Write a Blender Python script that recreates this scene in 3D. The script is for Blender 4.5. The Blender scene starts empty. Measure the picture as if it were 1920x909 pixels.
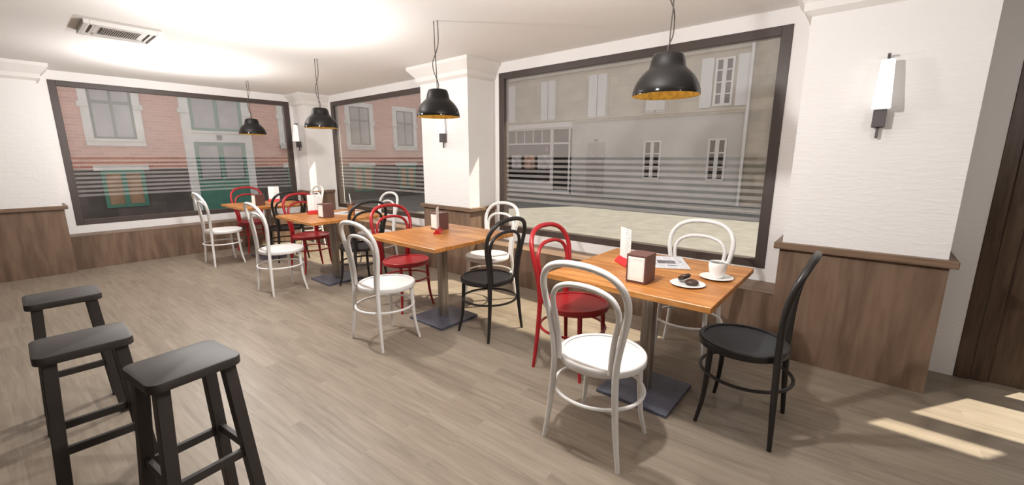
import bpy, bmesh, math, random
from mathutils import Vector, Matrix
random.seed(4)
PI = math.pi
S = bpy.context.scene
C = S.collection

# ------------------------------------------------------------------ helpers
def obj(name, bm, mat, parent=None, smooth=False, angle=40):
    me = bpy.data.meshes.new(name)
    bmesh.ops.recalc_face_normals(bm, faces=bm.faces)
    bm.to_mesh(me); bm.free()
    mats = mat if isinstance(mat, (list, tuple)) else [mat]
    for m in mats: me.materials.append(m)
    if smooth:
        for p in me.polygons: p.use_smooth = True
        try: me.set_sharp_from_angle(angle=math.radians(angle))
        except Exception: pass
    o = bpy.data.objects.new(name, me); C.objects.link(o)
    if parent: o.parent = parent
    return o

def thing(name, label, cat, loc=(0, 0, 0), rz=0, group=None):
    o = bpy.data.objects.new(name, None); C.objects.link(o)
    o.empty_display_size = .1
    o.location = loc; o.rotation_euler = (0, 0, rz)
    o['label'] = label; o['category'] = cat
    if group: o['group'] = group
    return o

def tag(o, label, cat, group=None):
    o['label'] = label; o['category'] = cat
    if group: o['group'] = group
    return o

def struct(name, bm, mat, parent=None, smooth=False):
    o = obj(name, bm, mat, parent, smooth)
    if not parent: o['kind'] = 'structure'
    return o

def sempty(name, loc=(0, 0, 0), label=None):
    o = bpy.data.objects.new(name, None); C.objects.link(o); o.location = loc
    o['kind'] = 'structure'
    if label: o['label'] = label
    return o

def dup(root, loc, rz, label, group=None):
    r = root.copy(); C.objects.link(r); r.location = loc; r.rotation_euler = (0, 0, rz)
    r['label'] = label
    if group: r['group'] = group
    for ch in list(root.children):
        c = ch.copy(); C.objects.link(c); c.parent = r
        for g in ch.children:
            d = g.copy(); C.objects.link(d); d.parent = c
    return r

def B(): return bmesh.new()

def box(bm, x0, x1, y0, y1, z0, z1, bev=0, seg=1, M=None):
    t = bmesh.new()
    m = Matrix.Translation(((x0+x1)/2, (y0+y1)/2, (z0+z1)/2)) @ Matrix.Diagonal((abs(x1-x0), abs(y1-y0), abs(z1-z0), 1))
    bmesh.ops.create_cube(t, size=1, matrix=m)
    if bev: bmesh.ops.bevel(t, geom=list(t.edges), offset=bev, segments=seg, affect='EDGES', profile=.5)
    if M is not None: t.transform(M)
    me = bpy.data.meshes.new('tmp'); t.to_mesh(me); t.free()
    bm.from_mesh(me); bpy.data.meshes.remove(me)
    return bm

def prism(bm, pts, axis, a, b, bev=0, seg=2):
    """extrude polygon pts (u,v) along axis between a and b"""
    t = bmesh.new()
    def P(u, v, w): return {'x': (w, u, v), 'y': (u, w, v), 'z': (u, v, w)}[axis]
    v0 = [t.verts.new(P(u, v, a)) for u, v in pts]
    v1 = [t.verts.new(P(u, v, b)) for u, v in pts]
    n = len(pts)
    t.faces.new(v0); t.faces.new(v1)
    for i in range(n): t.faces.new((v0[i], v0[(i+1) % n], v1[(i+1) % n], v1[i]))
    bmesh.ops.recalc_face_normals(t, faces=t.faces)
    if bev: bmesh.ops.bevel(t, geom=list(t.edges), offset=bev, segments=seg, affect='EDGES', profile=.5)
    me = bpy.data.meshes.new('tmp'); t.to_mesh(me); t.free()
    bm.from_mesh(me); bpy.data.meshes.remove(me)
    return bm

def lathe(bm, prof, n=48, cx=0, cy=0, cap0=False, cap1=False):
    rings = []
    for r, z in prof:
        rings.append([bm.verts.new((cx+r*math.cos(2*PI*i/n), cy+r*math.sin(2*PI*i/n), z)) for i in range(n)])
    for a, b in zip(rings, rings[1:]):
        for i in range(n): bm.faces.new((a[i], a[(i+1) % n], b[(i+1) % n], b[i]))
    if cap0: bm.faces.new(rings[0][::-1])
    if cap1: bm.faces.new(rings[-1])
    return bm

def catmull(P, n=6, closed=False):
    out = []; N = len(P)
    rng = range(N if closed else N-1)
    for i in rng:
        if closed: p0, p1, p2, p3 = P[(i-1) % N], P[i], P[(i+1) % N], P[(i+2) % N]
        else: p0, p1, p2, p3 = P[max(i-1, 0)], P[i], P[i+1], P[min(i+2, N-1)]
        for k in range(n):
            t = k/n
            out.append(tuple(.5*((2*b)+(-a+c)*t+(2*a-5*b+4*c-d)*t*t+(-a+3*b-3*c+d)*t**3) for a, b, c, d in zip(p0, p1, p2, p3)))
    if not closed: out.append(tuple(P[-1]))
    return out

def tube(bm, path, rad, n=10, closed=False, caps=True):
    """path: list of (x,y,z) (optional 4th = radius)"""
    pts = [Vector(p[:3]) for p in path]; N = len(pts)
    rr = [p[3] if len(p) > 3 else rad for p in path]
    rings = []; up = None
    for i in range(N):
        if closed: t = (pts[(i+1) % N]-pts[i-1]).normalized()
        else: t = (pts[min(i+1, N-1)]-pts[max(i-1, 0)]).normalized()
        if up is None:
            up = Vector((0, 1, 0)) if abs(t.y) < .9 else Vector((1, 0, 0))
        up = (up-t*up.dot(t)).normalized(); s = t.cross(up)
        rings.append([bm.verts.new(pts[i]+(up*math.cos(2*PI*k/n)+s*math.sin(2*PI*k/n))*rr[i]) for k in range(n)])
    for i in range(N if closed else N-1):
        a, b = rings[i], rings[(i+1) % N]
        for k in range(n): bm.faces.new((a[k], a[(k+1) % n], b[(k+1) % n], b[k]))
    if caps and not closed:
        bm.faces.new(rings[0][::-1]); bm.faces.new(rings[-1])
    return bm

# ------------------------------------------------------------------ materials
def newmat(name):
    m = bpy.data.materials.new(name); m.use_nodes = True
    nt = m.node_tree; b = nt.nodes['Principled BSDF']
    return m, nt, b

def N(nt, typ, **kw):
    n = nt.nodes.new(typ)
    for k, v in kw.items():
        if k in ('operation', 'blend_type', 'data_type', 'wave_type', 'bands_direction', 'wave_profile', 'noise_dimensions', 'offset', 'squash', 'clamp', 'feature'): setattr(n, k, v)
        else: n.inputs[k.replace('_', ' ')].default_value = v
    return n

def L(nt, a, b): nt.links.new(a, b)

def plain(name, col, rough=.5, metal=0, spec=.5, coat=0, noise=0, nscale=6, bump=0, bscale=60, emit=0):
    m, nt, b = newmat(name)
    b.inputs['Base Color'].default_value = (*col, 1); b.inputs['Roughness'].default_value = rough
    b.inputs['Metallic'].default_value = metal; b.inputs['Specular IOR Level'].default_value = spec
    b.inputs['Coat Weight'].default_value = coat
    tc = nt.nodes.new('ShaderNodeTexCoord')
    if noise:
        n = N(nt, 'ShaderNodeTexNoise', Scale=nscale, Detail=4.0); L(nt, tc.outputs['Object'], n.inputs['Vector'])
        r = nt.nodes.new('ShaderNodeValToRGB')
        r.color_ramp.elements[0].position = .3; r.color_ramp.elements[1].position = .7
        r.color_ramp.elements[0].color = (*[c*(1-noise) for c in col], 1)
        r.color_ramp.elements[1].color = (*[min(1, c*(1+noise)) for c in col], 1)
        L(nt, n.outputs['Fac'], r.inputs['Fac']); L(nt, r.outputs['Color'], b.inputs['Base Color'])
    if bump:
        n2 = N(nt, 'ShaderNodeTexNoise', Scale=bscale, Detail=3.0); L(nt, tc.outputs['Object'], n2.inputs['Vector'])
        bp = N(nt, 'ShaderNodeBump', Strength=bump, Distance=.01); L(nt, n2.outputs['Fac'], bp.inputs['Height']); L(nt, bp.outputs['Normal'], b.inputs['Normal'])
    if emit:
        b.inputs['Emission Color'].default_value = (*col, 1); b.inputs['Emission Strength'].default_value = emit
    return m

def wood(name, cols, scale=(1, 1, 1), rough=.45, seed=0., rot=(0, 0, 0), spec=.4, contrast=.5, bands=14):
    """grain runs along the local axis with the SMALL scale"""
    m, nt, b = newmat(name)
    tc = nt.nodes.new('ShaderNodeTexCoord'); mp = nt.nodes.new('ShaderNodeMapping')
    mp.inputs['Scale'].default_value = scale; mp.inputs['Location'].default_value = (seed, seed*.7, seed*1.3); mp.inputs['Rotation'].default_value = rot
    L(nt, tc.outputs['Object'], mp.inputs['Vector'])
    n1 = N(nt, 'ShaderNodeTexNoise', Scale=1.0, Detail=3.0, Distortion=1.2); L(nt, mp.outputs['Vector'], n1.inputs['Vector'])
    n2 = N(nt, 'ShaderNodeTexNoise', Scale=7.0, Detail=6.0, Distortion=.4); L(nt, mp.outputs['Vector'], n2.inputs['Vector'])
    mu = N(nt, 'ShaderNodeMath', operation='MULTIPLY'); L(nt, n1.outputs['Fac'], mu.inputs[0]); mu.inputs[1].default_value = bands
    sn = N(nt, 'ShaderNodeMath', operation='SINE'); L(nt, mu.outputs[0], sn.inputs[0])
    ma = N(nt, 'ShaderNodeMath', operation='MULTIPLY_ADD'); L(nt, sn.outputs[0], ma.inputs[0]); ma.inputs[1].default_value = .22*contrast; L(nt, n2.outputs['Fac'], ma.inputs[2])
    r = nt.nodes.new('ShaderNodeValToRGB'); r.color_ramp.elements[0].position = .28; r.color_ramp.elements[1].position = .74
    r.color_ramp.elements[0].color = (*cols[0], 1); r.color_ramp.elements[1].color = (*cols[2], 1)
    e = r.color_ramp.elements.new(.5); e.color = (*cols[1], 1)
    L(nt, ma.outputs[0], r.inputs['Fac']); L(nt, r.outputs['Color'], b.inputs['Base Color'])
    b.inputs['Roughness'].default_value = rough; b.inputs['Specular IOR Level'].default_value = spec
    return m

def plaster(name, col):
    m, nt, b = newmat(name)
    b.inputs['Base Color'].default_value = (*col, 1); b.inputs['Roughness'].default_value = .9; b.inputs['Specular IOR Level'].default_value = .15
    tc = nt.nodes.new('ShaderNodeTexCoord'); mp = nt.nodes.new('ShaderNodeMapping'); mp.inputs['Scale'].default_value = (5, 5, 26)
    L(nt, tc.outputs['Object'], mp.inputs['Vector'])
    n = N(nt, 'ShaderNodeTexNoise', Scale=1.6, Detail=5.0, Distortion=.8); L(nt, mp.outputs['Vector'], n.inputs['Vector'])
    n2 = N(nt, 'ShaderNodeTexNoise', Scale=30.0, Detail=3.0); L(nt, tc.outputs['Object'], n2.inputs['Vector'])
    ad = N(nt, 'ShaderNodeMath', operation='MULTIPLY_ADD'); L(nt, n2.outputs['Fac'], ad.inputs[0]); ad.inputs[1].default_value = .35; L(nt, n.outputs['Fac'], ad.inputs[2])
    bp = N(nt, 'ShaderNodeBump', Strength=.3, Distance=.012); L(nt, ad.outputs[0], bp.inputs['Height']); L(nt, bp.outputs['Normal'], b.inputs['Normal'])
    return m

def floor_mat():
    m, nt, b = newmat('floor_planks')
    tc = nt.nodes.new('ShaderNodeTexCoord'); mp = nt.nodes.new('ShaderNodeMapping'); mp.inputs['Rotation'].default_value = (0, 0, math.radians(-2.5))
    L(nt, tc.outputs['Object'], mp.inputs['Vector'])
    br = nt.nodes.new('ShaderNodeTexBrick'); br.offset = .37; br.offset_frequency = 2; br.squash = 1
    for k, v in dict(Scale=1.0, Mortar_Size=.0008, Mortar_Smooth=.3, Bias=0.0, Brick_Width=.78, Row_Height=.098).items(): br.inputs[k.replace('_', ' ')].default_value = v
    br.inputs['Color1'].default_value = (0, 0, 0, 1); br.inputs['Color2'].default_value = (1, 1, 1, 1); br.inputs['Mortar'].default_value = (.3, .3, .3, 1)
    L(nt, mp.outputs['Vector'], br.inputs['Vector'])
    # stretched grain, shifted per plank
    sh = N(nt, 'ShaderNodeVectorMath', operation='MULTIPLY_ADD'); L(nt, br.outputs['Color'], sh.inputs[0]); sh.inputs[1].default_value = (3.7, 5.1, 0); L(nt, mp.outputs['Vector'], sh.inputs[2])
    ms = nt.nodes.new('ShaderNodeMapping'); ms.inputs['Scale'].default_value = (2.2, 34, 1); L(nt, sh.outputs[0], ms.inputs['Vector'])
    n1 = N(nt, 'ShaderNodeTexNoise', Scale=1.0, Detail=7.0, Roughness=.62, Distortion=.6); L(nt, ms.outputs['Vector'], n1.inputs['Vector'])
    ms2 = nt.nodes.new('ShaderNodeMapping'); ms2.inputs['Scale'].default_value = (1.1, 7, 1); L(nt, sh.outputs[0], ms2.inputs['Vector'])
    n2 = N(nt, 'ShaderNodeTexNoise', Scale=1.0, Detail=3.0); L(nt, ms2.outputs['Vector'], n2.inputs['Vector'])
    mx = N(nt, 'ShaderNodeMath', operation='MULTIPLY_ADD'); L(nt, n2.outputs['Fac'], mx.inputs[0]); mx.inputs[1].default_value = .5; L(nt, n1.outputs['Fac'], mx.inputs[2])
    mx2 = N(nt, 'ShaderNodeMath', operation='MULTIPLY_ADD'); L(nt, br.outputs['Color'], mx2.inputs[0]); mx2.inputs[1].default_value = .12; L(nt, mx.outputs[0], mx2.inputs[2])
    r = nt.nodes.new('ShaderNodeValToRGB'); r.color_ramp.elements[0].position = .50; r.color_ramp.elements[1].position = 1.0
    r.color_ramp.elements[0].color = (.158, .127, .098, 1); r.color_ramp.elements[1].color = (.295, .245, .19, 1)
    e = r.color_ramp.elements.new(.74); e.color = (.228, .186, .143, 1)
    L(nt, mx2.outputs[0], r.inputs['Fac']); L(nt, r.outputs['Color'], b.inputs['Base Color'])
    b.inputs['Roughness'].default_value = .42; b.inputs['Specular IOR Level'].default_value = .35
    bp = N(nt, 'ShaderNodeBump', Strength=.08, Distance=.004); L(nt, n1.outputs['Fac'], bp.inputs['Height']); L(nt, bp.outputs['Normal'], b.inputs['Normal'])
    return m

def brick_mat():
    m, nt, b = newmat('red_brick')
    tc = nt.nodes.new('ShaderNodeTexCoord'); sp = nt.nodes.new('ShaderNodeSeparateXYZ'); cb = nt.nodes.new('ShaderNodeCombineXYZ')
    L(nt, tc.outputs['Object'], sp.inputs[0]); L(nt, sp.outputs['Y'], cb.inputs['X']); L(nt, sp.outputs['Z'], cb.inputs['Y'])
    br = nt.nodes.new('ShaderNodeTexBrick')
    for k, v in dict(Scale=1.0, Mortar_Size=.006, Mortar_Smooth=.4, Brick_Width=.21, Row_Height=.068).items(): br.inputs[k.replace('_', ' ')].default_value = v
    br.inputs['Color1'].default_value = (.60, .285, .215, 1); br.inputs['Color2'].default_value = (.48, .215, .165, 1); br.inputs['Mortar'].default_value = (.58, .38, .32, 1)
    L(nt, cb.outputs[0], br.inputs['Vector'])
    n = N(nt, 'ShaderNodeTexNoise', Scale=1.3, Detail=4.0); L(nt, cb.outputs[0], n.inputs['Vector'])
    mx = nt.nodes.new('ShaderNodeMixRGB'); mx.blend_type = 'MULTIPLY'; mx.inputs['Fac'].default_value = .5
    r = nt.nodes.new('ShaderNodeValToRGB'); r.color_ramp.elements[0].color = (.75, .75, .75, 1); r.color_ramp.elements[1].color = (1.15, 1.1, 1.05, 1)
    L(nt, n.outputs['Fac'], r.inputs['Fac']); L(nt, br.outputs['Color'], mx.inputs['Color1']); L(nt, r.outputs['Color'], mx.inputs['Color2'])
    L(nt, mx.outputs['Color'], b.inputs['Base Color']); b.inputs['Roughness'].default_value = .9
    return m

def stone_mat(name, col, axis, bw, bh, var=.15):
    m, nt, b = newmat(name)
    tc = nt.nodes.new('ShaderNodeTexCoord'); sp = nt.nodes.new('ShaderNodeSeparateXYZ'); cb = nt.nodes.new('ShaderNodeCombineXYZ')
    L(nt, tc.outputs['Object'], sp.inputs[0]); L(nt, sp.outputs[axis], cb.inputs['X']); L(nt, sp.outputs['Z'], cb.inputs['Y'])
    br = nt.nodes.new('ShaderNodeTexBrick')
    for k, v in dict(Scale=1.0, Mortar_Size=.006, Mortar_Smooth=.5, Brick_Width=bw, Row_Height=bh).items(): br.inputs[k.replace('_', ' ')].default_value = v
    br.inputs['Color1'].default_value = (*[c*(1+var*.5) for c in col], 1); br.inputs['Color2'].default_value = (*[c*(1-var*.5) for c in col], 1); br.inputs['Mortar'].default_value = (*[c*.82 for c in col], 1)
    L(nt, cb.outputs[0], br.inputs['Vector'])
    n = N(nt, 'ShaderNodeTexNoise', Scale=2.2, Detail=5.0); L(nt, cb.outputs[0], n.inputs['Vector'])
    mx = nt.nodes.new('ShaderNodeMixRGB'); mx.blend_type = 'MULTIPLY'; mx.inputs['Fac'].default_value = .7
    r = nt.nodes.new('ShaderNodeValToRGB'); r.color_ramp.elements[0].position = .3; r.color_ramp.elements[1].position = .7
    r.color_ramp.elements[0].color = (1-var*1.4,)*3+(1,); r.color_ramp.elements[1].color = (1.08, 1.07, 1.05, 1)
    L(nt, n.outputs['Fac'], r.inputs['Fac']); L(nt, br.outputs['Color'], mx.inputs['Color1']); L(nt, r.outputs['Color'], mx.inputs['Color2'])
    L(nt, mx.outputs['Color'], b.inputs['Base Color']); b.inputs['Roughness'].default_value = .92
    return m

def glass_mat(name):
    m, nt, b = newmat(name); nt.nodes.remove(b)
    out = nt.nodes['Material Output']
    t = nt.nodes.new('ShaderNodeBsdfTransparent'); t.inputs['Color'].default_value = (.96, .96, .95, 1)
    g = nt.nodes.new('ShaderNodeBsdfGlossy'); g.inputs['Roughness'].default_value = .3
    lw = nt.nodes.new('ShaderNodeFresnel'); lw.inputs['IOR'].default_value = 1.12
    mx = nt.nodes.new('ShaderNodeMixShader'); L(nt, lw.outputs[0], mx.inputs[0]); L(nt, t.outputs[0], mx.inputs[1]); L(nt, g.outputs[0], mx.inputs[2])
    L(nt, mx.outputs[0], out.inputs['Surface'])
    return m

def film_mat(name, fac, col):
    m, nt, b = newmat(name); nt.nodes.remove(b)
    out = nt.nodes['Material Output']
    t = nt.nodes.new('ShaderNodeBsdfTransparent')
    d = nt.nodes.new('ShaderNodeBsdfDiffuse'); d.inputs['Color'].default_value = (*col, 1)
    tr = nt.nodes.new('ShaderNodeBsdfTranslucent'); tr.inputs['Color'].default_value = (*col, 1)
    m1 = nt.nodes.new('ShaderNodeMixShader'); m1.inputs[0].default_value = .04; L(nt, d.outputs[0], m1.inputs[1]); L(nt, tr.outputs[0], m1.inputs[2])
    mx = nt.nodes.new('ShaderNodeMixShader'); mx.inputs[0].default_value = fac; L(nt, t.outputs[0], mx.inputs[1]); L(nt, m1.outputs[0], mx.inputs[2])
    L(nt, mx.outputs[0], out.inputs['Surface'])
    return m

def print_mat(name, paper, ink, u, v, rows, cols, thr, scale):
    """lines of unreadable small print on paper; u,v = object axes"""
    m, nt, b = newmat(name)
    tc = nt.nodes.new('ShaderNodeTexCoord'); sp = nt.nodes.new('ShaderNodeSeparateXYZ'); L(nt, tc.outputs['Object'], sp.inputs[0])
    mr = N(nt, 'ShaderNodeMath', operation='MULTIPLY'); L(nt, sp.outputs[v], mr.inputs[0]); mr.inputs[1].default_value = rows
    fr = N(nt, 'ShaderNodeMath', operation='FRACT'); L(nt, mr.outputs[0], fr.inputs[0])
    ln = N(nt, 'ShaderNodeMath', operation='LESS_THAN'); L(nt, fr.outputs[0], ln.inputs[0]); ln.inputs[1].default_value = .36
    fl = N(nt, 'ShaderNodeMath', operation='FLOOR'); L(nt, mr.outputs[0], fl.inputs[0])
    cb = nt.nodes.new('ShaderNodeCombineXYZ'); mu = N(nt, 'ShaderNodeMath', operation='MULTIPLY'); L(nt, sp.outputs[u], mu.inputs[0]); mu.inputs[1].default_value = scale
    L(nt, mu.outputs[0], cb.inputs['X']); ml = N(nt, 'ShaderNodeMath', operation='MULTIPLY'); L(nt, fl.outputs[0], ml.inputs[0]); ml.inputs[1].default_value = 7.3; L(nt, ml.outputs[0], cb.inputs['Y'])
    nz = N(nt, 'ShaderNodeTexNoise', Scale=1.0, Detail=2.0); L(nt, cb.outputs[0], nz.inputs['Vector'])
    gt = N(nt, 'ShaderNodeMath', operation='GREATER_THAN'); L(nt, nz.outputs['Fac'], gt.inputs[0]); gt.inputs[1].default_value = thr
    mc = N(nt, 'ShaderNodeMath', operation='MULTIPLY'); L(nt, sp.outputs[u], mc.inputs[0]); mc.inputs[1].default_value = cols
    fc = N(nt, 'ShaderNodeMath', operation='FRACT'); L(nt, mc.outputs[0], fc.inputs[0])
    cl = N(nt, 'ShaderNodeMath', operation='LESS_THAN'); L(nt, fc.outputs[0], cl.inputs[0]); cl.inputs[1].default_value = .86
    a1 = N(nt, 'ShaderNodeMath', operation='MULTIPLY'); L(nt, ln.outputs[0], a1.inputs[0]); L(nt, gt.outputs[0], a1.inputs[1])
    a2 = N(nt, 'ShaderNodeMath', operation='MULTIPLY'); L(nt, a1.outputs[0], a2.inputs[0]); L(nt, cl.outputs[0], a2.inputs[1])
    mx = nt.nodes.new('ShaderNodeMixRGB'); L(nt, a2.outputs[0], mx.inputs['Fac']); mx.inputs['Color1'].default_value = (*paper, 1); mx.inputs['Color2'].default_value = (*ink, 1)
    L(nt, mx.outputs['Color'], b.inputs['Base Color']); b.inputs['Roughness'].default_value = .7
    return m

M = {}
M['plaster'] = plaster('white_plaster', (.82, .805, .795))
M['ceil'] = plain('ceiling_paint', (.79, .77, .755), .9, spec=.1, bump=.03, bscale=20)
M['cornice'] = plain('cornice_paint', (.78, .755, .735), .7, spec=.2, noise=.02)
M['floor'] = floor_mat()
WAL = [(.115, .072, .047), (.155, .098, .065), (.20, .13, .088)]
M['panel'] = wood('walnut_panel', WAL, (3.2, 3.2, .42), .5, 1.3, contrast=.8)
M['cap'] = wood('walnut_cap_rail', [(.12, .075, .048), (.17, .107, .07), (.22, .145, .096)], (.5, 3.5, 9), .45, 4.1)
M['capy'] = wood('walnut_cap_rail_side', [(.12, .075, .048), (.17, .107, .07), (.22, .145, .096)], (3.5, .5, 9), .45, 4.1)
M['door'] = wood('dark_door_wood', [(.052, .030, .018), (.075, .045, .028), (.10, .062, .04)], (9, 9, .7), .4, 2.2)
M['frame'] = plain('brown_window_frame', (.058, .042, .036), .45, noise=.06)
M['glass'] = glass_mat('window_glass')
M['film'] = film_mat('frosted_film', .25, (.80, .765, .755))
M['table'] = wood('oiled_table_wood', [(.33, .125, .03), (.46, .195, .052), (.56, .265, .085)], (1.1, 11, 11), .36, 3.7, contrast=.9, bands=11, spec=.35)
M['plate'] = plain('slate_base_plate', (.105, .11, .145), .36, .3, noise=.15, nscale=18)
M['post'] = wood('brushed_steel_post', [(.16, .135, .115), (.30, .26, .225), (.5, .45, .4)], (22, 22, .35), .3, 1.0, contrast=.3)
M['post'].node_tree.nodes['Principled BSDF'].inputs['Metallic'].default_value = .75
M['white'] = plain('white_lacquer', (.78, .765, .75), .35, noise=.02)
M['red'] = plain('red_lacquer', (.36, .014, .018), .33, noise=.05)
M['black'] = plain('black_lacquer', (.022, .019, .018), .36, spec=.35, noise=.08)
M['bseat'] = plain('black_seat_panel', (.026, .027, .032), .5, noise=.08)
M['stool'] = plain('dark_stool_lacquer', (.034, .028, .025), .52, spec=.35, noise=.08)
M['napbox'] = plain('brown_box_leatherette', (.115, .05, .042), .45, noise=.08, nscale=30)
M['napbez'] = plain('pewter_bezel', (.55, .52, .5), .4, .4, noise=.04)
M['napkin'] = plain('paper_napkin', (.83, .81, .76), .9, noise=.03, nscale=40)
M['redbase'] = plain('red_menu_base', (.52, .012, .016), .35, noise=.04)
M['menu'] = print_mat('menu_print', (.84, .83, .82), (.40, .39, .40), 'X', 'Z', 82, 1.0, .45, 120)
M['news'] = print_mat('newsprint', (.70, .71, .74), (.28, .28, .31), 'X', 'Y', 120, 16, .42, 140)
M['photo'] = plain('newsprint_photo', (.13, .12, .12), .8, noise=.6, nscale=40)
M['ink'] = plain('newsprint_ink', (.16, .16, .18), .8, noise=.5, nscale=90)
M['china'] = plain('white_china', (.82, .80, .77), .18, coat=.3, noise=.01)
M['coffee'] = plain('black_coffee', (.018, .009, .005), .08, noise=.1)
M['choc'] = plain('chocolate_glaze', (.045, .022, .013), .4, noise=.25, nscale=60, bump=.2, bscale=90)
M['kraft'] = plain('kraft_card', (.36, .17, .07), .7, noise=.08, nscale=30)
M['lid'] = plain('brown_cup_lid', (.06, .036, .028), .4, noise=.05)
M['straw'] = plain('white_straw', (.85, .85, .85), .35, noise=.02)
M['lampblk'] = plain('gloss_black_enamel', (.007, .006, .0055), .09, spec=.3, noise=.05)
M['gold'] = plain('gold_leaf_lining', (.86, .58, .15), .45, .2, noise=.3, nscale=45, bump=.15, bscale=70)
M['cord'] = plain('brown_textile_cord', (.045, .035, .03), .8, noise=.2, nscale=200)
M['lining_fill_bulb'] = plain('lining_fill_glow', (1, .82, .5), .5, emit=9, noise=.01)  # glow added inside the pendants to brighten their lining
M['iron'] = plain('grey_iron', (.10, .09, .092), .5, .3, noise=.1)
M['shade'] = plain('lit_white_shade', (.9, .88, .86), .8, emit=.55, noise=.01)
M['ac'] = plain('ac_white_plastic', (.58, .555, .535), .5, noise=.02)
M['acd'] = plain('ac_dark_slot', (.17, .155, .145), .6, noise=.1)
M['acg'] = plain('ac_grey_slat', (.30, .275, .26), .5, noise=.05)
M['brick'] = brick_mat()
M['plinth'] = stone_mat('dark_plinth_stone', (.125, .105, .10), 'Y', .9, .36, .35)
M['surround'] = plain('pale_stone_surround', (.66, .65, .635), .85, noise=.1, nscale=5)
M['green'] = plain('green_joinery', (.065, .20, .15), .5, noise=.12)
M['sage'] = plain('grey_green_joinery', (.065, .105, .085), .5, noise=.1)
M['pane'] = plain('street_pane', (.30, .295, .31), .2, noise=.25, nscale=1.5)
M['paneo'] = plain('ochre_board', (.34, .215, .135), .7, noise=.2, nscale=4)
M['sign'] = plain('grey_plaque', (.10, .09, .11), .6, noise=.2, nscale=30)
M['beige'] = stone_mat('beige_render', (.42, .375, .295), 'X', .85, .34, .14)
M['limewash'] = plain('grey_limewash', (.42, .40, .38), .9, noise=.12, nscale=1.1)
M['ochrewall'] = stone_mat('weathered_stone', (.36, .31, .24), 'X', .7, .3, .35)
M['shutter'] = wood('pale_shutter_boards', [(.52, .505, .51), (.58, .565, .57), (.64, .625, .625)], (14, 1, .3), .7, 2.0, contrast=.2)
M['pale'] = plain('pale_joinery', (.60, .58, .565), .6, noise=.05)
M['shopdark'] = plain('shop_interior_glass', (.022, .018, .017), .35, spec=.2, noise=.3, nscale=1.2)
M['poster'] = plain('faded_poster', (.45, .42, .42), .7, noise=.35, nscale=5)
M['posterr'] = plain('faded_orange_poster', (.40, .24, .17), .7, noise=.45, nscale=5)
M['street'] = plain('pale_cobbles', (.185, .176, .16), .9, noise=.16, nscale=3.5, bump=.4, bscale=25)
M['curb'] = plain('curb_stone', (.45, .42, .37), .9, noise=.08)
M['rdisc'] = plain('red_disc', (.45, .05, .06), .6, noise=.1)
M['bdisc'] = plain('blue_disc', (.12, .18, .40), .6, noise=.1)

# ------------------------------------------------------------------ room shell
H = 2.427; TH = .13
X1, Y1 = 11.2, -6.6
ZB, ZT = .524, 2.316
W1 = (-3.276, -.469); W2 = (.531, 3.34); W3 = (4.411, 7.22); DR = (8.34, 9.36)
b = B(); box(b, -.13, X1+.1, Y1-.1, .13, -.1, 0); struct('floor', b, M['floor'])
b = B(); box(b, -.13, X1+.1, Y1-.1, .13, H, H+.15); struct('ceiling', b, M['ceil'])
# left wall with one window opening
b = B()
box(b, -TH, 0, Y1, W1[0], 0, H); box(b, -TH, 0, W1[1], TH, 0, H)
box(b, -TH, 0, W1[0], W1[1], 0, ZB); box(b, -TH, 0, W1[0], W1[1], ZT, H)
struct('wall_left', b, M['plaster'])
# window wall
b = B()
for x0, x1 in ((0, W2[0]), (W2[1], W3[0]), (W3[1], DR[0]), (DR[1], X1)): box(b, x0, x1, 0, TH, 0, H)
for w in (W2, W3): box(b, w[0], w[1], 0, TH, 0, ZB); box(b, w[0], w[1], 0, TH, ZT, H)
box(b, DR[0], DR[1], 0, TH, 2.16, H)
struct('wall_back', b, M['plaster'])
M['dimwall'] = plain('bounce_cut_wall', (.26, .22, .19), .85, noise=.05)  # dark tone given to the unseen walls to cut bounce light
b = B(); box(b, X1, X1+.1, Y1, TH, 0, H); struct('wall_right', b, M['dimwall'])
b = B(); box(b, -.1, X1, Y1-.1, Y1, 0, H); struct('wall_front', b, M['dimwall'])
# unseen ledge added over the street windows to cut off the high sunlight
b = B(); box(b, -.3, 7.6, TH, .47, 2.40, 2.55); struct('sun_cut_ledge', b, M['curb'])

# windows: frame, pane, frosted film with clear stripes
FT, FS, FD = .066, .074, .083
STR0, STR1, NS = 1.389, .887, 9
pitch = (STR0-STR1)/NS
def window(name, a0, a1, axis):
    root = sempty(name)
    def bx(bm, u0, u1, d0, d1, z0, z1, bev=0):
        if axis == 'y': box(bm, u0, u1, d0, d1, z0, z1, bev)          # wall y=0, outside +y
        else: box(bm, -d1, -d0, u0, u1, z0, z1, bev)                   # wall x=0, outside -x
    f = B()
    bx(f, a0, a0+FS, -.006, FD, ZB, ZT, .003); bx(f, a1-FS, a1, -.006, FD, ZB, ZT, .003)
    bx(f, a0+FS-.002, a1-FS+.002, -.005, FD, ZT-FT, ZT, .003); bx(f, a0+FS-.002, a1-FS+.002, -.005, FD, ZB, ZB+FT, .003)
    obj('window_frame', f, M['frame'], root)
    g = B(); bx(g, a0+FS-.01, a1-FS+.01, .042, .048, ZB+FT-.01, ZT-FT+.01); obj('window_pane', g, M['glass'], root)
    fm = B()
    def sheet(z0, z1):
        d = .0405
        if axis == 'y': P = [(a0+FS, d, z0), (a1-FS, d, z0), (a1-FS, d, z1), (a0+FS, d, z1)]
        else: P = [(-d, a0+FS, z0), (-d, a1-FS, z0), (-d, a1-FS, z1), (-d, a0+FS, z1)]
        fm.faces.new([fm.verts.new(p) for p in P])
    sheet(STR0, ZT-FT)
    for i in range(NS):
        z = STR0-i*pitch; sheet(z-pitch, z-pitch*.47)
    fo = obj('frosted_film', fm, M['film'], root)
    return root
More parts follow.
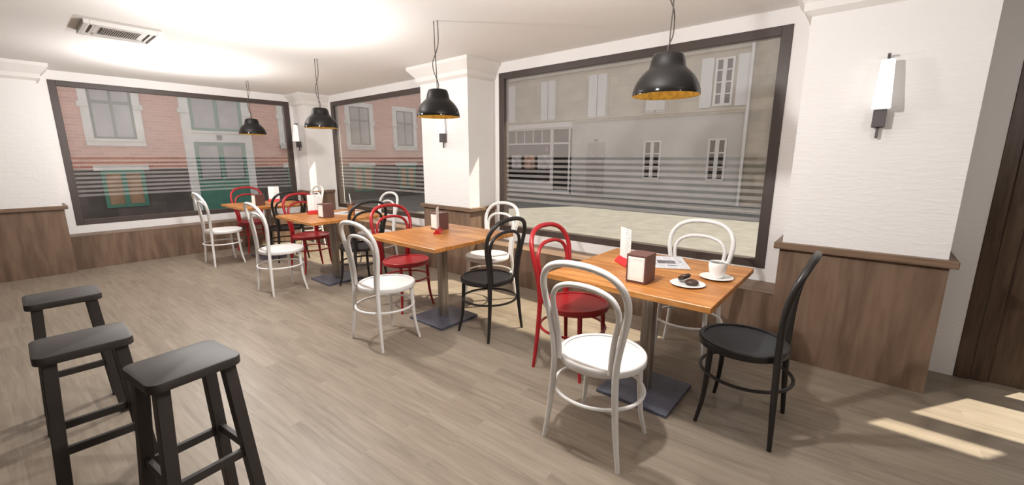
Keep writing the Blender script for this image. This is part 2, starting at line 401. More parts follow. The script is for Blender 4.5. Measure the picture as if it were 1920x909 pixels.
window('window_1', W1[0], W1[1], 'x'); window('window_2', W2[0], W2[1], 'y'); window('window_3', W3[0], W3[1], 'y')

# wood glazed door at the right edge
dr = sempty('door_1')
b = B()
d0, d1 = .0, .05
gx0, gx1 = 8.60, 9.04
panes = [(.07, .27), (.484, 1.07), (1.27, 1.46)]
box(b, DR[0], 8.41, d0-.006, d1, 0, 2.16, .003); box(b, 9.29, DR[1], d0-.006, d1, 0, 2.16, .003); box(b, 8.41, 9.29, d0, d1, 2.09, 2.16)
box(b, 8.414, 8.49, .008, d1, .004, 2.088, .003); box(b, 9.12, 9.286, .008, d1, .004, 2.088, .003)
box(b, 8.49, gx0, .03, d1, .004, 2.088); box(b, gx1, 9.12, .03, d1, .004, 2.088)
zz = [.004]
for z0, z1 in panes: box(b, gx0, gx1, .03, d1, zz[-1], z0); zz.append(z1)
box(b, gx0, 8.655, .03, d1, panes[0][0], panes[0][1])
box(b, gx0, gx1, .03, d1, zz[-1], 2.088)
obj('door_leaf', b, M['door'], dr)
b = B()
for z0, z1 in panes: box(b, gx0, gx1, .038, .043, z0, z1)
obj('door_glass', b, M['glass'], dr)

# low boxed ledges under the windows
LD, LH = .315, .42
def ledge(name, x0, x1, y0, y1, ax):
    r = sempty(name)
    b = B(); box(b, x0, x1, y0, y1, 0, LH-.004); obj('ledge_panel', b, M['panel'], r)
    b = B()
    box(b, x0, x1+(.004 if ax == 'x' else 0), y0-(.004 if ax == 'y' else 0), y1, LH-.004, LH); obj('ledge_top', b, M['capy'] if ax == 'x' else M['cap'], r)
PW = .41
ledge('trim_1', 0, LD, -3.375, -PW-.012, 'x')
ledge('trim_2', PW+.012, 3.50, -LD, 0, 'y')
ledge('trim_3', 4.333, 7.354, -LD, 0, 'y')

# pillars with wood dado, cap rail and moulded cornice
def pillar(name, x0, x1, y0, y1, open_sides):
    """open_sides: which of '-x +x -y +y' face the room"""
    r = sempty(name)
    def grow(d): return (x0-(d if '-x' in open_sides else 0), x1+(d if '+x' in open_sides else 0), y0-(d if '-y' in open_sides else 0), y1+(d if '+y' in open_sides else 0))
    b = B(); box(b, x0, x1, y0, y1, 0, H); obj('pillar_shaft', b, M['plaster'], r)
    b = B(); g = grow(.010); box(b, *g, 0, .785); obj('dado_panel', b, M['panel'], r)
    b = B(); g = grow(.043); box(b, *g, .778, .822, .004)
    ax = M['cap'] if (x1-x0) > (y1-y0) else M['capy']
    obj('cap_rail', b, ax, r)
    b = B()
    prof = [(0, 2.236), (.040, 2.264), (.040, 2.308), (.108, 2.388), (.112, 2.392), (.112, H)]
    rings = []
    for d, z in prof:
        g = grow(d); rings.append([b.verts.new(p) for p in ((g[0], g[2], z), (g[1], g[2], z), (g[1], g[3], z), (g[0], g[3], z))])
    for p, q in zip(rings, rings[1:]):
        for i in range(4): b.faces.new((p[i], p[(i+1) % 4], q[(i+1) % 4], q[i]))
    b.faces.new(rings[0][::-1]); b.faces.new(rings[-1])
    obj('cornice', b, M['cornice'], r)
    return r
pillar('pillar', 3.512, 4.321, -PW, 0, ('-x', '+x', '-y'))
pillar('pillar', 7.366, 8.165, -PW, 0, ('-x', '+x', '-y'))
pillar('pillar', 0, PW, -PW-.005, 0, ('+x', '-y'))
pillar('pillar', 0, PW, -4.19, -3.385, ('+x', '-y', '+y'))

# ------------------------------------------------------------------ chairs
def yprof(z):
    P = [(0, -.197), (.2, -.188), (.46, -.179), (.6, -.182), (.7, -.189), (.8, -.207), (.9, -.242), (.96, -.272)]
    for (a, ya), (c, yc) in zip(P, P[1:]):
        if z <= c: return ya+(yc-ya)*(z-a)/(c-a)
    return P[-1][1]
def build_chair(label, mat, seatmat):
    t = thing('bentwood_chair', label, 'chair')
    b = B()
    lathe(b, [(.190, .452), (.194, .4545), (.199, .4565), (.206, .4565), (.211, .453), (.213, .447), (.213, .424), (.209, .418), (.195, .418)], 64)
    seat = obj('seat', b, mat, t, True, 50)
    b = B(); lathe(b, [(.1945, .42), (.1945, .4495), (.188, .4475), (.12, .4450), (.04, .4440)], 64, cap0=True, cap1=True)
    obj('seat_panel', b, seatmat, seat, True, 50)
    half = [(.160, .44), (.166, .52), (.180, .60), (.199, .69), (.211, .76), (.209, .82), (.188, .872), (.145, .912), (.078, .934), (0, .940)]
    full = [(-x, z) for x, z in half]+[(x, z) for x, z in half[::-1][1:]]
    path = catmull([(x, yprof(z), z) for x, z in full], 5)
    b = B(); tube(b, path, .0158, 12); obj('back_hoop', b, mat, t, True)
    half = [(.134, .445), (.139, .54), (.152, .63), (.166, .70), (.164, .755), (.137, .802), (.078, .830), (0, .838)]
    full = [(-x, z) for x, z in half]+[(x, z) for x, z in half[::-1][1:]]
    path = catmull([(x, yprof(z)+.002, z) for x, z in full], 5)
    b = B(); tube(b, path, .0128, 12); obj('inner_hoop', b, mat, t, True)
    for s in (-1, 1):
        P = [(s*.160, yprof(.45), .45, .0158), (s*.163, yprof(.36), .36, .0158), (s*.174, yprof(.22), .22, .0145), (s*.188, yprof(.1), .1, .0125), (s*.203, yprof(0), 0, .0105)]
        b = B(); tube(b, catmull(P, 5), 0, 12); obj('leg', b, mat, t, True)
        P = [(s*.146, .118, .425, .0155), (s*.149, .121, .33, .0150), (s*.153, .125, .22, .0135), (s*.162, .134, .11, .0115), (s*.182, .152, 0, .0095)]
        b = B(); tube(b, catmull(P, 5), 0, 12); obj('leg', b, mat, t, True)
    b = B(); tube(b, [(.218*math.cos(a), -.024+.215*math.sin(a), .282) for a in [2*PI*i/56 for i in range(56)]], .0088, 8, closed=True)
    obj('foot_ring', b, mat, t, True)
    return t
GW, GR, GB = 'white bentwood chairs at the cafe tables', 'red bentwood chairs at the cafe tables', 'black bentwood chairs at the cafe tables'
TN = ['the nearest table with the coffee cup', 'the second table, before the middle pillar', 'the third table with the takeaway cup', 'the farthest table in the window corner']
chairs = dict(white=[], red=[], black=[])
proto = dict(white=build_chair('x', M['white'], M['white']), red=build_chair('x', M['red'], M['red']), black=build_chair('x', M['black'], M['bseat']))
used = set()
def chair(kind, x, y, rz, label, group):
    if kind not in used:
        used.add(kind); o = proto[kind]; o.location = (x, y, 0); o.rotation_euler = (0, 0, rz); o['label'] = label; o['group'] = group
    else: o = dup(proto[kind], (x, y, 0), rz, label, group)
    return o
R90 = PI/2
pos = [  # aisle white, window-side white, red, black
    ((6.867, -1.995), (6.905, -.835), (6.385, -1.455), (7.365, -1.389)),
    ((5.030, -2.000), (4.990, -.835), (4.540, -1.463), (5.510, -1.386)),
    ((3.110, -2.005), (3.020, -.835), (2.560, -1.435), (3.600, -1.388)),
    ((1.275, -2.010), (1.040, -.835), (.765, -1.455), (1.665, -1.385)),
]
for i, (a, w, r, k) in enumerate(pos):
    chair('white', a[0], a[1], 0, 'white bentwood chair on the aisle side of '+TN[i], GW)
    chair('white', w[0], w[1], PI+math.radians((2, -1, -3, -3)[i]), 'white bentwood chair on the window side of '+TN[i], GW)
    chair('red', r[0], r[1], -R90, 'red bentwood chair at '+TN[i], GR)
    chair('black', k[0], k[1], R90, 'black bentwood chair at '+TN[i], GB)

# ------------------------------------------------------------------ tables
def build_table(label, loc):
    t = thing('cafe_table', label, 'table', loc, 0, 'square wooden cafe tables')
    b = B(); box(b, -.437, .437, -.434, .434, .72, .75, .0025, 1); obj('tabletop', b, M['table'], t)
    b = B(); box(b, -.033, .033, -.033, .033, .018, .722, .003, 1); obj('post', b, M['post'], t)
    b = B(); box(b, -.212, .212, -.210, .210, .0, .022, .002, 1); obj('base_plate', b, M['plate'], t)
    return t
tx = [(6.878, -1.450), (5.045, -1.455), (3.165, -1.455), (1.315, -1.46)]
TL = ['square orange wood cafe table with newspaper, coffee cup and cookies on it',
      'square orange wood cafe table in front of the middle pillar, holding only menu and napkins',
      'square orange wood cafe table with takeaway cup and straw on it',
      'square orange wood cafe table farthest back, beside the window of the left wall']
tb = build_table(TL[0], (*tx[0], 0))
for i in (1, 2, 3): dup(tb, (*tx[i], 0), 0, TL[i])

# ------------------------------------------------------------------ table items
TZ = .7505
def build_napkins(label, loc, rz):
    t = thing('napkin_holder', label, 'napkin holder', loc, rz, 'brown napkin holders on the tables')
    b = B(); box(b, -.054, .054, -.061, .061, 0, .150, .003, 2); obj('holder_body', b, M['napbox'], t)
    for s in (-1, 1):
        b = B(); box(b, -.0435, .0435, s*.0605, s*.0632, .013, .137, .0008); z = obj('face_plate', b, M['napkin'], t)
        b = B()
        for x0, x1, z0, z1 in ((-.038, .038, .124, .1252), (-.038, .038, .024, .0252), (-.0385, -.0375, .024, .125), (.0375, .0385, .024, .125)):
            box(b, x0, x1, s*.063, s*.0636, z0, z1)
        obj('plate_groove', b, M['napbez'], z)
    return t
nh = build_napkins('brown napkin holder beside the plate of cookies on the nearest table', (6.909, -1.688, TZ), 0)
dup(nh, (4.832, -1.290, TZ), math.radians(-4), 'brown napkin holder behind the edge-on menu on the second table')
dup(nh, (3.312, -1.592, TZ), math.radians(5), 'brown napkin holder next to menu and newspaper on the third table')
dup(nh, (1.470, -1.615, TZ), math.radians(6), 'brown napkin holder on the farthest table by the left wall')

def build_menu(label, loc, rz):
    t = thing('menu_stand', label, 'menu', loc, rz, 'menu cards in red stands')
    b = B(); prism(b, [(-.033, 0), (.033, 0), (.033, .006), (.006, .038), (-.006, .038), (-.033, .006)], 'x', -.078, .078, .0015, 1)
    obj('stand_base', b, M['redbase'], t)
    b = B(); box(b, -.0725, .0725, -.0012, .0012, .030, .220); c = obj('menu_card', b, M['menu'], t)
    return t
def ang(p, q): return math.atan2(q[1]-p[1], q[0]-p[0])
a1 = ang((6.627, -1.355), (6.746, -1.456))
mn = build_menu('white menu card in red stand behind the napkin holder on the nearest table', (6.688, -1.408, TZ), a1)
dup(mn, (4.972, -1.428, TZ), ang((5.015, -1.488), (4.911, -1.36))+.06, 'white menu card in red stand seen nearly edge-on on the second table')
dup(mn, (2.905, -1.525, TZ), R90-.07, 'white menu card in red stand in front of the red chair at the third table')
dup(mn, (1.10, -1.272, TZ), math.radians(52), 'white menu card in red stand on the farthest table')

# newspapers
def build_news(label, loc, rz, w, h):
    t = thing('newspaper', label, 'newspaper', loc, rz, 'folded newspapers on the tables')
    b = B(); box(b, -w/2, w/2, -h/2, h/2, 0, .004, .001); box(b, -w/2+.002, w/2-.003, -h/2-.003, h/2-.001, .0042, .0068, .001)
    pg = obj('pages', b, M['news'], t)
    b = B(); box(b, -.045, .06, -.045, .035, .0069, .0073); obj('front_photo', b, M['photo'], pg)
    b = B(); box(b, -w/2+.015, -.055, -.07, -.055, .0069, .0072); box(b, .0, .062, -.1, -.082, .0069, .0072); box(b, .085, .10, .0, .02, .0069, .0072); obj('headline', b, M['ink'], pg)
    return t
an = math.atan2(.088, .165)
u = Vector((math.cos(an), math.sin(an))); v = Vector((-u.y, u.x))
cn = Vector((7.047, -1.296))-u*.125+v*.152
nw = build_news('folded newspaper behind the napkin holder on the nearest table', (cn.x, cn.y, TZ), an, .25, .304)
dup(nw, (3.17, -1.255, TZ), math.radians(-62), 'folded newspaper under the takeaway cup side of the third table')

# plate with two chocolate cookies
b = B(); lathe(b, [(.045, 0), (.050, .001), (.083, .0075), (.085, .0090), (.0835, .0098), (.060, .0062), (.02, .0055)], 56, cap0=True, cap1=True)
o = obj('plate', b, M['china'], None, True); o.location = (7.123, -1.600, TZ); tag(o, 'small white plate carrying two chocolate cookies on the nearest table', 'plate')
def donut(R, r, zs):
    b = B()
    for i in range(32):
        a = 2*PI*i/32
        for k in range(14):
            c = 2*PI*k/14; b.verts.new(((R+r*math.cos(c))*math.cos(a), (R+r*math.cos(c))*math.sin(a), r*zs*math.sin(c)))
    b.verts.ensure_lookup_table()
    for i in range(32):
        for k in range(14):
            b.faces.new([b.verts[j] for j in (i*14+k, ((i+1) % 32)*14+k, ((i+1) % 32)*14+(k+1) % 14, i*14+(k+1) % 14)])
    return b
o = obj('chocolate_cookie', donut(.0165, .0168, .72), M['choc'], None, True); o.location = (7.145, -1.607, TZ+.0183)
tag(o, 'round chocolate cookie lying flat on the white plate', 'cookie', 'chocolate cookies on the plate')
o = obj('chocolate_cookie', donut(.0165, .0168, .72), M['choc'], None, True); o.location = (7.100, -1.584, TZ+.0335); o.rotation_euler = Vector((-.49, .19, .85)).to_track_quat('Z', 'Y').to_euler()
tag(o, 'chocolate cookie standing on its edge on the white plate', 'cookie', 'chocolate cookies on the plate')

# cup and saucer
SC = (7.203, -1.382)
b = B(); lathe(b, [(.028, 0), (.032, .001), (.079, .0085), (.083, .0105), (.0815, .0115), (.05, .006), (.02, .0055)], 56, cap0=True, cap1=True)
o = obj('saucer', b, M['china'], None, True); o.location = (*SC, TZ); tag(o, 'white saucer under the coffee cup on the nearest table', 'saucer')
t = thing('coffee_cup', 'white china cup of black coffee on the saucer', 'cup', (SC[0]+.004, SC[1]-.006, TZ+.0062))
b = B(); lathe(b, [(.020, .0), (.026, .0), (.029, .004), (.036, .018), (.0425, .040), (.0455, .062), (.0455, .084), (.0445, .0865), (.043, .084), (.043, .062), (.040, .042), (.033, .02), (.02, .008)], 48, cap0=True, cap1=True)
obj('cup_body', b, M['china'], t, True, 60)
b = B(); lathe(b, [(.0434, .0785), (.002, .0785)], 48, cap1=True); obj('coffee', b, M['coffee'], t, True)
b = B(); tube(b, catmull([(.043, 0, .074), (.056, 0, .077), (.066, 0, .066), (.063, 0, .048), (.050, 0, .034), (.040, 0, .032)], 5), .0042, 8)
h = obj('handle', b, M['china'], t, True); h.rotation_euler = (0, 0, math.radians(68))

# takeaway cup with straw on third table
t = thing('takeaway_cup', 'brown cardboard takeaway cup with lid and straw on the third table', 'cup', (3.405, -1.345, TZ))
b = B(); lathe(b, [(.029, 0), (.030, .002), (.041, .128), (.043, .130)], 40, cap0=True); obj('cup_sleeve', b, M['kraft'], t, True, 60)
b = B(); lathe(b, [(.0405, .126), (.047, .127), (.0475, .134), (.045, .137), (.0445, .152), (.042, .155), (.038, .155), (.036, .150), (.004, .150)], 40, cap1=True); obj('lid', b, M['lid'], t, True, 40)
b = B(); tube(b, [(.0, .0, .12), (-.022, -.004, .245)], .0042, 10); st = obj('straw', b, M['straw'], t, True)

# ------------------------------------------------------------------ pendant lamps
def build_pendant(label, loc, rz):
    """origin at the ceiling"""
    t = thing('pendant_lamp', label, 'lamp', loc, rz, 'black pendant lamps over the tables')
    zr = 1.708-H
    out = [(.172, 0), (.1725, .004), (.170, .026), (.160, .058), (.142, .090), (.119, .116), (.100, .132), (.092, .146), (.087, .170), (.080, .196), (.072, .208), (.050, .213), (.012, .214)]
    inn = [(.1715, .0005), (.166, .026), (.156, .057), (.138, .088), (.115, .113), (.096, .129), (.088, .145), (.083, .170), (.076, .194), (.05, .207)]
    b = B(); lathe(b, [(r, z+zr) for r, z in out], 64, cap1=True); obj('lamp_shade', b, M['lampblk'], t, True, 60)
    b = B(); lathe(b, [(r, z+zr) for r, z in inn], 64, cap1=True); obj('shade_lining', b, M['gold'], t, True, 60)
    zt = zr+.213; Ls = -zt
    A = [(.016, 0, 0), (.015, 0, zt*.18), (.013, .002, zt*.36), (.010, -.003, zt*.55), (.006, 0, zt*.75), (.004, 0, zt)]
    Bp = [(-.017, 0, 0), (-.020, 0, zt*.15), (-.020, .004, zt*.32), (-.004, .012, zt*.46), (.030, .006, zt*.58), (.033, 0, zt*.70), (.012, -.010, zt*.84), (-.008, -.004, zt*.93), (-.006, 0, zt)]
    for P in (A, Bp):
        b = B(); tube(b, catmull(P, 6), .0034, 7); obj('cord', b, M['cord'], t, True)
    b = B(); lathe(b, [(.004, zr+.20), (.022, zr+.20), (.022, zr+.145), (.018, zr+.14), (.004, zr+.14)], 24); obj('bulb_socket', b, M['iron'], t, True, 40)
    b = B(); lathe(b, [(.004, zr+.141), (.020, zr+.135), (.026, zr+.115), (.024, zr+.095), (.012, zr+.084), (.002, zr+.082)], 24); obj('lining_fill_bulb', b, M['lining_fill_bulb'], t, True)  # unseen bulb, added to light up the gold lining
    return t
pn = build_pendant('black pendant lamp nearest the viewer, gold inside, before the large window', (6.878, -1.430, H), math.radians(75))
dup(pn, (5.033, -1.432, H), math.radians(200), 'black pendant lamp hanging in front of the middle white pillar')
dup(pn, (3.052, -1.432, H), math.radians(200), 'black pendant lamp hanging in front of the white corner pillar')
dup(pn, (1.015, -1.425, H), math.radians(200), 'smallest-looking black pendant lamp, hanging in front of the left wall window')

# ------------------------------------------------------------------ wall sconces
def build_sconce(label, loc):
    """origin on the pillar face; room side is -y"""
    t = thing('wall_sconce', label, 'wall lamp', loc, 0, 'wall sconces on the white pillars')
    b = B(); box(b, -.007, .007, -.034, -.022, 1.497, 1.957, .001); box(b, -.007, .007, -.075, -.022, 1.945, 1.957, .001); obj('rod', b, M['iron'], t)
    b = B(); box(b, -.030, .030, -.066, 0, 1.560, 1.656, .002); obj('bracket', b, M['iron'], t)
    b = B()
    lo = [(-.043, -.118), (.043, -.118), (.043, -.036), (-.043, -.036)]; hi = [(-.030, -.085), (.030, -.085), (.030, -.036), (-.030, -.036)]
    v0 = [b.verts.new((x, y, 1.657)) for x, y in lo]; v1 = [b.verts.new((x, y, 1.925)) for x, y in hi]
    b.faces.new(v0); b.faces.new(v1)
    for i in range(4): b.faces.new((v0[i], v0[(i+1) % 4], v1[(i+1) % 4], v1[i]))
    bmesh.ops.bevel(b, geom=list(b.edges), offset=.004, segments=2, affect='EDGES')
    obj('lamp_shade', b, M['shade'], t)
    return t
sc = build_sconce('white shaded wall sconce on the wide pillar at the right', (7.763, -PW, 0))
dup(sc, (3.935, -PW, 0), 0, 'white shaded wall sconce on the middle pillar behind a pendant lamp')
dup(sc, (.19, -PW-.005, 0), 0, 'white shaded wall sconce on the corner pillar between the two windows')

# ------------------------------------------------------------------ ceiling cassette
t = thing('air_conditioner', 'square white ceiling air conditioner cassette with grey grille', 'air conditioner', (2.798, -2.965, H))
z0 = -.032
b = B()
for x0, x1, y0, y1 in ((-.228, .228, -.240, -.205), (-.228, .228, .205, .240), (-.228, -.195, -.205, .205), (.195, .228, -.205, .205)): box(b, x0, x1, y0, y1, z0, 0, .003)
box(b, -.195, .195, -.205, .205, -.02, 0); obj('casing', b, M['ac'], t)
b = B(); box(b, -.115, .115, -.120, .120, -.026, -.0195, .001); gr = obj('intake_grille', b, M['acd'], t)
b = B()
for i in range(17): y = -.112+i*.014; box(b, -.108, .108, y-.0028, y+.0028, -.030, -.0255)
obj('grille_slat', b, M['acg'], gr)
for s in (-1, 1):
    b = B(); box(b, -.15, .15, s*.162, s*.192, -.0225, -.0195); sl = obj('air_slot', b, M['acd'], t)
    b = B(); box(b, -.15, .15, s*.170, s*.181, -.030, -.022, .001); obj('air_flap', b, M['ac'], sl)
    b = B(); box(b, s*.150, s*.182, -.15, .15, -.0225, -.0195); sl = obj('air_slot', b, M['acg'], t)
    b = B(); box(b, s*.157, s*.172, -.15, .15, -.030, -.022, .001); obj('air_flap', b, M['ac'], sl)

# ------------------------------------------------------------------ bar stools
def build_stool(label, loc, rz):
    t = thing('bar_stool', label, 'stool', loc, rz, 'dark backless bar stools')
    hx, hy, r = .129, .139, .036
    pts = []
    for cx, cy, a0 in ((hx-r, hy-r, 0), (-hx+r, hy-r, 90), (-hx+r, -hy+r, 180), (hx-r, -hy+r, 270)):
        for k in range(7):
            a = math.radians(a0+k*15); pts.append((cx+r*math.cos(a), cy+r*math.sin(a)))
    b = B(); prism(b, pts, 'z', .652, .684, .004, 2); obj('seat', b, M['stool'], t, True, 30)
    def leg(sx, sy):
        b = B(); w = .020
        top = (sx*.090, sy*.098); bot = (sx*.136, sy*.138)
        v0 = [b.verts.new((bot[0]+dx*w, bot[1]+dy*w, 0)) for dx, dy in ((-1, -1), (1, -1), (1, 1), (-1, 1))]
        v1 = [b.verts.new((top[0]+dx*w, top[1]+dy*w, .653)) for dx, dy in ((-1, -1), (1, -1), (1, 1), (-1, 1))]
        b.faces.new(v0); b.faces.new(v1)
        for i in range(4): b.faces.new((v0[i], v0[(i+1) % 4], v1[(i+1) % 4], v1[i]))
        bmesh.ops.bevel(b, geom=list(b.edges), offset=.002, segments=1, affect='EDGES')
        return b
    for sx in (-1, 1):
        for sy in (-1, 1): obj('leg', leg(sx, sy), M['stool'], t)
    def cen(z): f = z/.653; return .136-.046*f, .138-.040*f
    for s in (-1, 1):
        z = .30; cx, cy = cen(z)
        b = B(); box(b, s*cx-.009, s*cx+.009, -cy+.015, cy-.015, z-.016, z+.016, .0015); obj('stretcher', b, M['stool'], t)
        z = .315; cx, cy = cen(z)
        b = B(); box(b, -cx+.015, cx-.015, s*cy-.009, s*cy+.009, z-.016, z+.016, .0015); obj('stretcher', b, M['stool'], t)
    return t
s0 = build_stool('dark bar stool nearest the viewer, turned slightly from the other two', (5.992, -3.452, 0), math.radians(7.5))
dup(s0, (5.462, -3.661, 0), 0, 'dark bar stool standing between two matching stools')
dup(s0, (4.607, -3.662, 0), 0, 'dark bar stool farthest from the viewer, closest to the left wall')

# ------------------------------------------------------------------ street outside
b = B(); box(b, -14, 20, TH, 16, -.2, 0); box(b, -14, -TH, -12, TH, -.2, 0); struct('street', b, M['street'])

# brick house facing +x
FX = -5.3
br = thing('brick_building', 'red brick house with green door and white stone window surrounds', 'building', (FX, 0, 0))
b = B(); box(b, -.4, 0, -9, 9.98, 0, 6.5); obj('brick_wall', b, M['brick'], br)
b = B(); box(b, -.05, .03, -9, 9.95, 0, 1.13); obj('stone_plinth', b, M['plinth'], br)
def surround(y0, y1, z0, z1, w, sill=True):
    b = B()
    box(b, -.02, .06, y0, y0+w, z0, z1); box(b, -.02, .06, y1-w, y1, z0, z1); box(b, -.02, .057, y0+.002, y1-.002, z1-w, z1-.002)
    if sill: box(b, -.02, .075, y0, y1, z0, z0+.10); box(b, -.02, .11, y0+w*.35, y1-w*.35, z0+.10, z0+.15)
    for y in (y0-.03, y1-w+.01): box(b, -.02, .085, y-.01, y+w+.03, 2.46, 2.56)
    return obj('window_surround', b, M['surround'], br)
for yc in (-4.05, -2.05, 1.91, 3.96, 5.73, 7.6):
    s = surround(yc-.50, yc+.49, 1.645, 3.14, .135)
    b = B()
    y0, y1, z0, z1 = yc-.365, yc+.36, 1.79, 3.02
    for q in ((y0, y0+.05, z0, z1), (y1-.05, y1, z0, z1), (yc-.025, yc+.025, z0, z1), (y0, y1, z0, z0+.055), (y0, y1, z1-.05, z1), (y0, y1, 2.545, 2.61)): box(b, 0, .04 if q[1]-q[0] < .2 else .036, q[0], q[1], q[2], q[3])
    obj('sash', b, M['sage'], s)
    b = B(); box(b, 0, .02, y0+.01, y1-.01, z0+.01, z1-.01); obj('pane', b, M['pane'], s)
    b = B(); y0, y1, z0, z1 = yc-.37, yc+.37, .27, 1.10
    for q in ((y0, y0+.07, z0, z1), (y1-.07, y1, z0, z1), (yc-.045, yc+.045, z0, z1), (y0, y1, z0, z0+.07), (y0, y1, z1-.07, z1)): box(b, 0, .065 if q[1]-q[0] < .2 else .06, q[0], q[1], q[2], q[3])
    bw = obj('basement_window', b, M['green'], br)
    b = B(); box(b, 0, .045, y0+.01, y1-.01, z0+.01, z1-.01); obj('board', b, M['paneo'], bw)
    b = B(); box(b, 0, .04, y0-.10, y1+.10, z1+.0, 1.21); obj('lintel_stone', b, M['surround'], bw)
# door
b = B()
box(b, -.02, .07, -.83, -.645, 0, 3.2); box(b, -.02, .07, .50, .68, 0, 3.2); box(b, -.02, .066, -.645, .50, 1.775, 2.04); box(b, -.02, .10, -.66, .52, 2.0, 2.05); box(b, -.02, .066, -.828, .678, 3.02, 3.198)
for y in (-.88, .50): box(b, -.02, .10, y, y+.22, 2.46, 2.56)
ds = obj('door_surround', b, M['surround'], br)
b = B(); box(b, 0, .03, -.645, .50, 0, 1.775)
for q in ((-.645, -.57), (-.115, -.03), (.43, .50)): box(b, .0, .05, q[0], q[1], 0, 1.775)
for q in ((0, .82), (1.70, 1.775)): box(b, .0, .047, -.645, .50, q[0], q[1])
dd = obj('green_door', b, M['green'], br)
b = B(); box(b, 0, .035, -.55, -.135, .84, 1.68); box(b, 0, .035, -.01, .41, .84, 1.68); obj('door_pane', b, M['pane'], dd)
b = B()
for q in ((-.645, -.57, 2.05, 3.0), (.43, .50, 2.05, 3.0), (-.115, -.03, 2.05, 3.0), (-.645, .5, 2.05, 2.12), (-.645, .5, 2.93, 3.0)): box(b, 0, .05 if q[1]-q[0] < .2 else .046, *q)
tw = obj('transom_window', b, M['green'], br)
b = B(); box(b, 0, .03, -.64, .49, 2.06, 2.99); obj('pane', b, M['pane'], tw)
b = B(); box(b, .06, .085, -.135, -.02, 1.83, 1.95); obj('number_plaque', b, M['sign'], br)

# beige house facing -y
FY = 10.0; K = (FY+3.752)/(7.5+3.752)
def bx_(x): return 7.765+(x-7.765)*K
def bz_(z): return 1.386+(z-1.386)*K
bb = thing('beige_building', 'long beige street house with shutters, shopfront and grey ground floor', 'building', (0, FY, 0))
XR = bx_(5.385); ZC = bz_(2.50)
def fb(bm, x0, x1, z0, z1, d0, d1): box(bm, max(bx_(x0), FX+.12), bx_(x1), -d1, -d0, max(0, bz_(z0)), bz_(z1))
b = B(); box(b, FX+.12, 3.5, 0, .4, ZC, 23); box(b, 3.5, XR, 0, .4, ZC, 4.66); obj('upper_wall_and_sun_block', b, M['beige'], bb)  # unseen top of left part added to shade the brick house and street
b = B(); box(b, FX+.12, XR, 0, .4, 0, ZC); obj('ground_floor_wall', b, M['limewash'], bb)
b = B(); box(b, FX+.12, XR, -.10, 0, ZC-.02, ZC+.05); box(b, FX+.12, XR, -.06, 0, ZC-.09, ZC-.02); box(b, FX+.12, XR, -.08, 0, bz_(3.84), bz_(3.88)); obj('string_course', b, M['beige'], bb)
b = B(); box(b, XR, 18, -.02, .4, 0, 4.66); ow = obj('stone_wall', b, M['ochrewall'], bb)
b = B(); tube(b, [(XR+.04, -.10, 0), (XR+.04, -.10, 4.6)], .045, 10); obj('drain_pipe', b, M['pale'], bb, True)
# closed shutters upstairs
for x0, x1 in ((-2.3, -1.545), (-.467, .06), (1.235, 1.80), (2.98, 3.50)):
    xm = (x0+x1)/2
    b = B(); fb(b, x0-.06, x1+.06, 2.535, 3.74, 0, .03); wd = obj('window_opening', b, M['beige'], bb)
    for p, q in ((x0, xm-.012), (xm+.012, x1)):
        b = B(); fb(b, p, q, 2.545, 3.69, .03, .08); obj('shutter', b, M['shutter'], wd)
    b = B(); fb(b, xm-.012, xm+.012, 2.545, 3.69, .03, .05); obj('shutter_gap', b, M['shopdark'], wd)
def casement(x0, x1, z0, z1, rows, nm):
    b = B(); xm = (x0+x1)/2
    fb(b, x0, x0+.05, z0, z1, 0, .05); fb(b, x1-.05, x1, z0, z1, 0, .05); fb(b, xm-.045, xm+.045, z0, z1, 0, .06); fb(b, x0, x1, z0, z0+.05, 0, .047); fb(b, x0, x1, z1-.04, z1, 0, .047)
    for i in range(1, rows):
        z = z0+(z1-z0)*i/rows; fb(b, x0, x1, z-.014, z+.014, 0, .045)
    w = obj(nm, b, M['pale'], bb)
    b = B(); fb(b, x0+.01, x1-.01, z0+.01, z1-.01, 0, .02); obj('pane', b, M['shopdark'], w)
    return w
w = casement(4.64, 5.06, 2.6, 3.68, 4, 'casement_window')
for p, q in ((4.325, 4.60), (5.13, 5.372)):
    b = B(); fb(b, p, q, 2.575, 3.71, .0, .06); obj('shutter', b, M['shutter'], w)
casement(2.98, 3.46, .81, 1.83, 3, 'casement_window'); casement(4.62, 5.05, .82, 1.84, 3, 'casement_window')
b = B(); fb(b, 2.99, 3.50, 2.60, 2.86, .08, .12); obj('sign_board', b, M['pale'], bb)
# door
b = B(); fb(b, 1.235, 1.80, .1, 1.815, 0, .03); fb(b, 1.30, 1.49, .95, 1.7, .03, .045); fb(b, 1.55, 1.74, .95, 1.7, .03, .045); fb(b, 1.30, 1.49, .3, .85, .03, .045); fb(b, 1.55, 1.74, .3, .85, .03, .045)
obj('street_door', b, M['acg'], bb)
b = B(); fb(b, 1.46, 1.56, 1.85, 1.91, 0, .03); obj('number_plaque', b, M['sign'], bb)
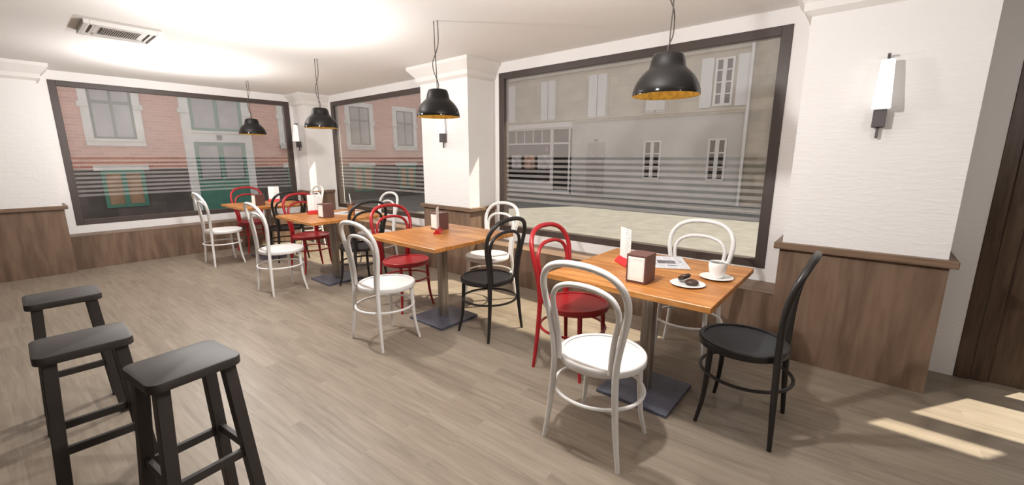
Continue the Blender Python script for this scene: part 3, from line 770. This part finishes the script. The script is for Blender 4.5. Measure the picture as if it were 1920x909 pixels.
# shopfront
b = B(); fb(b, -2.6, .72, 2.30, 2.44, 0, .16); fb(b, -2.6, .70, 2.25, 2.30, 0, .10); sf = obj('shop_fascia', b, M['pale'], bb)
b = B(); fb(b, -2.6, .68, .26, 2.25, 0, .02); obj('shop_glass', b, M['shopdark'], sf)
b = B()
for x in (-2.22, -1.86, -1.50, -1.14, -.78, -.425): fb(b, x-.014, x+.014, 1.84, 2.24, .0, .05)
fb(b, -2.6, .62, 1.80, 1.85, 0, .06); fb(b, -.085, .02, .26, 2.25, 0, .07); fb(b, .59, .64, .26, 2.25, 0, .06); fb(b, -2.6, -.03, .26, .62, 0, .06); fb(b, .02, .60, .26, .38, 0, .05)
obj('shop_frame', b, M['pale'], bb)
for i, (x0, x1) in enumerate(((-1.70, -1.29), (-1.15, -.725), (-.588, -.105))):
    b = B(); fb(b, x0, x1, 1.02, 1.47, .02, .035); obj('poster', b, M['posterr'] if i == 1 else M['poster'], bb)
for mt, r, d in (('rdisc', .075, .045), ('bdisc', .052, .05)):
    b = B(); lathe(b, [(r, .02), (r, d)], 28, cap0=True, cap1=True); b.transform(Matrix.Translation((bx_(-.234), 0, bz_(1.643))) @ Matrix.Rotation(PI/2, 4, 'X')); obj('round_sign', b, M[mt], bb)
b = B(); box(b, FX+.12, 14, -1.5, -1.25, 0, .07); cb_ = struct('curb', b, M['curb']); cb_.location = (0, FY, 0)

# ------------------------------------------------------------------ light
def point(x, y, z, e, r=.035, col=(1, .97, .94)):
    l = bpy.data.lights.new('ceiling_light', 'POINT'); l.energy = e; l.shadow_soft_size = r; l.color = col
    o = bpy.data.objects.new('ceiling_light', l); C.objects.link(o); o.location = (x, y, z); return o
EL = 87
for x, k in ((1.77, .85), (4.19, 1.0), (6.80, 1.0), (9.02, .3)): point(x, -2.34, 1.93, EL*k)
sun = bpy.data.lights.new('sun', 'SUN'); sun.energy = 10; sun.angle = math.radians(1.0); sun.color = (1, .90, .72)
so = bpy.data.objects.new('sun', sun); C.objects.link(so)
so.rotation_euler = Vector((-.66, -1, -1.4)).to_track_quat('-Z', 'Y').to_euler()
w = bpy.data.worlds.new('world'); S.world = w; w.use_nodes = True
nt = w.node_tree; bg = nt.nodes['Background']
tc = nt.nodes.new('ShaderNodeTexCoord'); sp = nt.nodes.new('ShaderNodeSeparateXYZ'); L(nt, tc.outputs['Generated'], sp.inputs[0])
r = nt.nodes.new('ShaderNodeValToRGB'); r.color_ramp.elements[0].position = .0; r.color_ramp.elements[1].position = .7
r.color_ramp.elements[0].color = (.97, .965, .95, 1); r.color_ramp.elements[1].color = (.86, .90, .97, 1)
L(nt, sp.outputs['Z'], r.inputs['Fac']); L(nt, r.outputs['Color'], bg.inputs['Color']); bg.inputs['Strength'].default_value = .85

# ------------------------------------------------------------------ camera and view
cam = bpy.data.cameras.new('camera'); cam.sensor_width = 36; cam.lens = 787.25/1920*36; cam.clip_start = .05
co = bpy.data.objects.new('camera', cam); C.objects.link(co)
co.location = (7.7647, -3.7518, 1.3861); co.rotation_euler = (PI/2-.19948, 0, .70006)
S.camera = co
S.view_settings.view_transform = 'Standard'; S.view_settings.look = 'None'
S.view_settings.exposure = .1; S.view_settings.gamma = 1; S.view_settings.use_curve_mapping = False
S.cycles.max_bounces = 8; S.cycles.diffuse_bounces = 5; S.cycles.transparent_max_bounces = 16; S.cycles.sample_clamp_indirect = 6
S.cycles.use_denoising = True
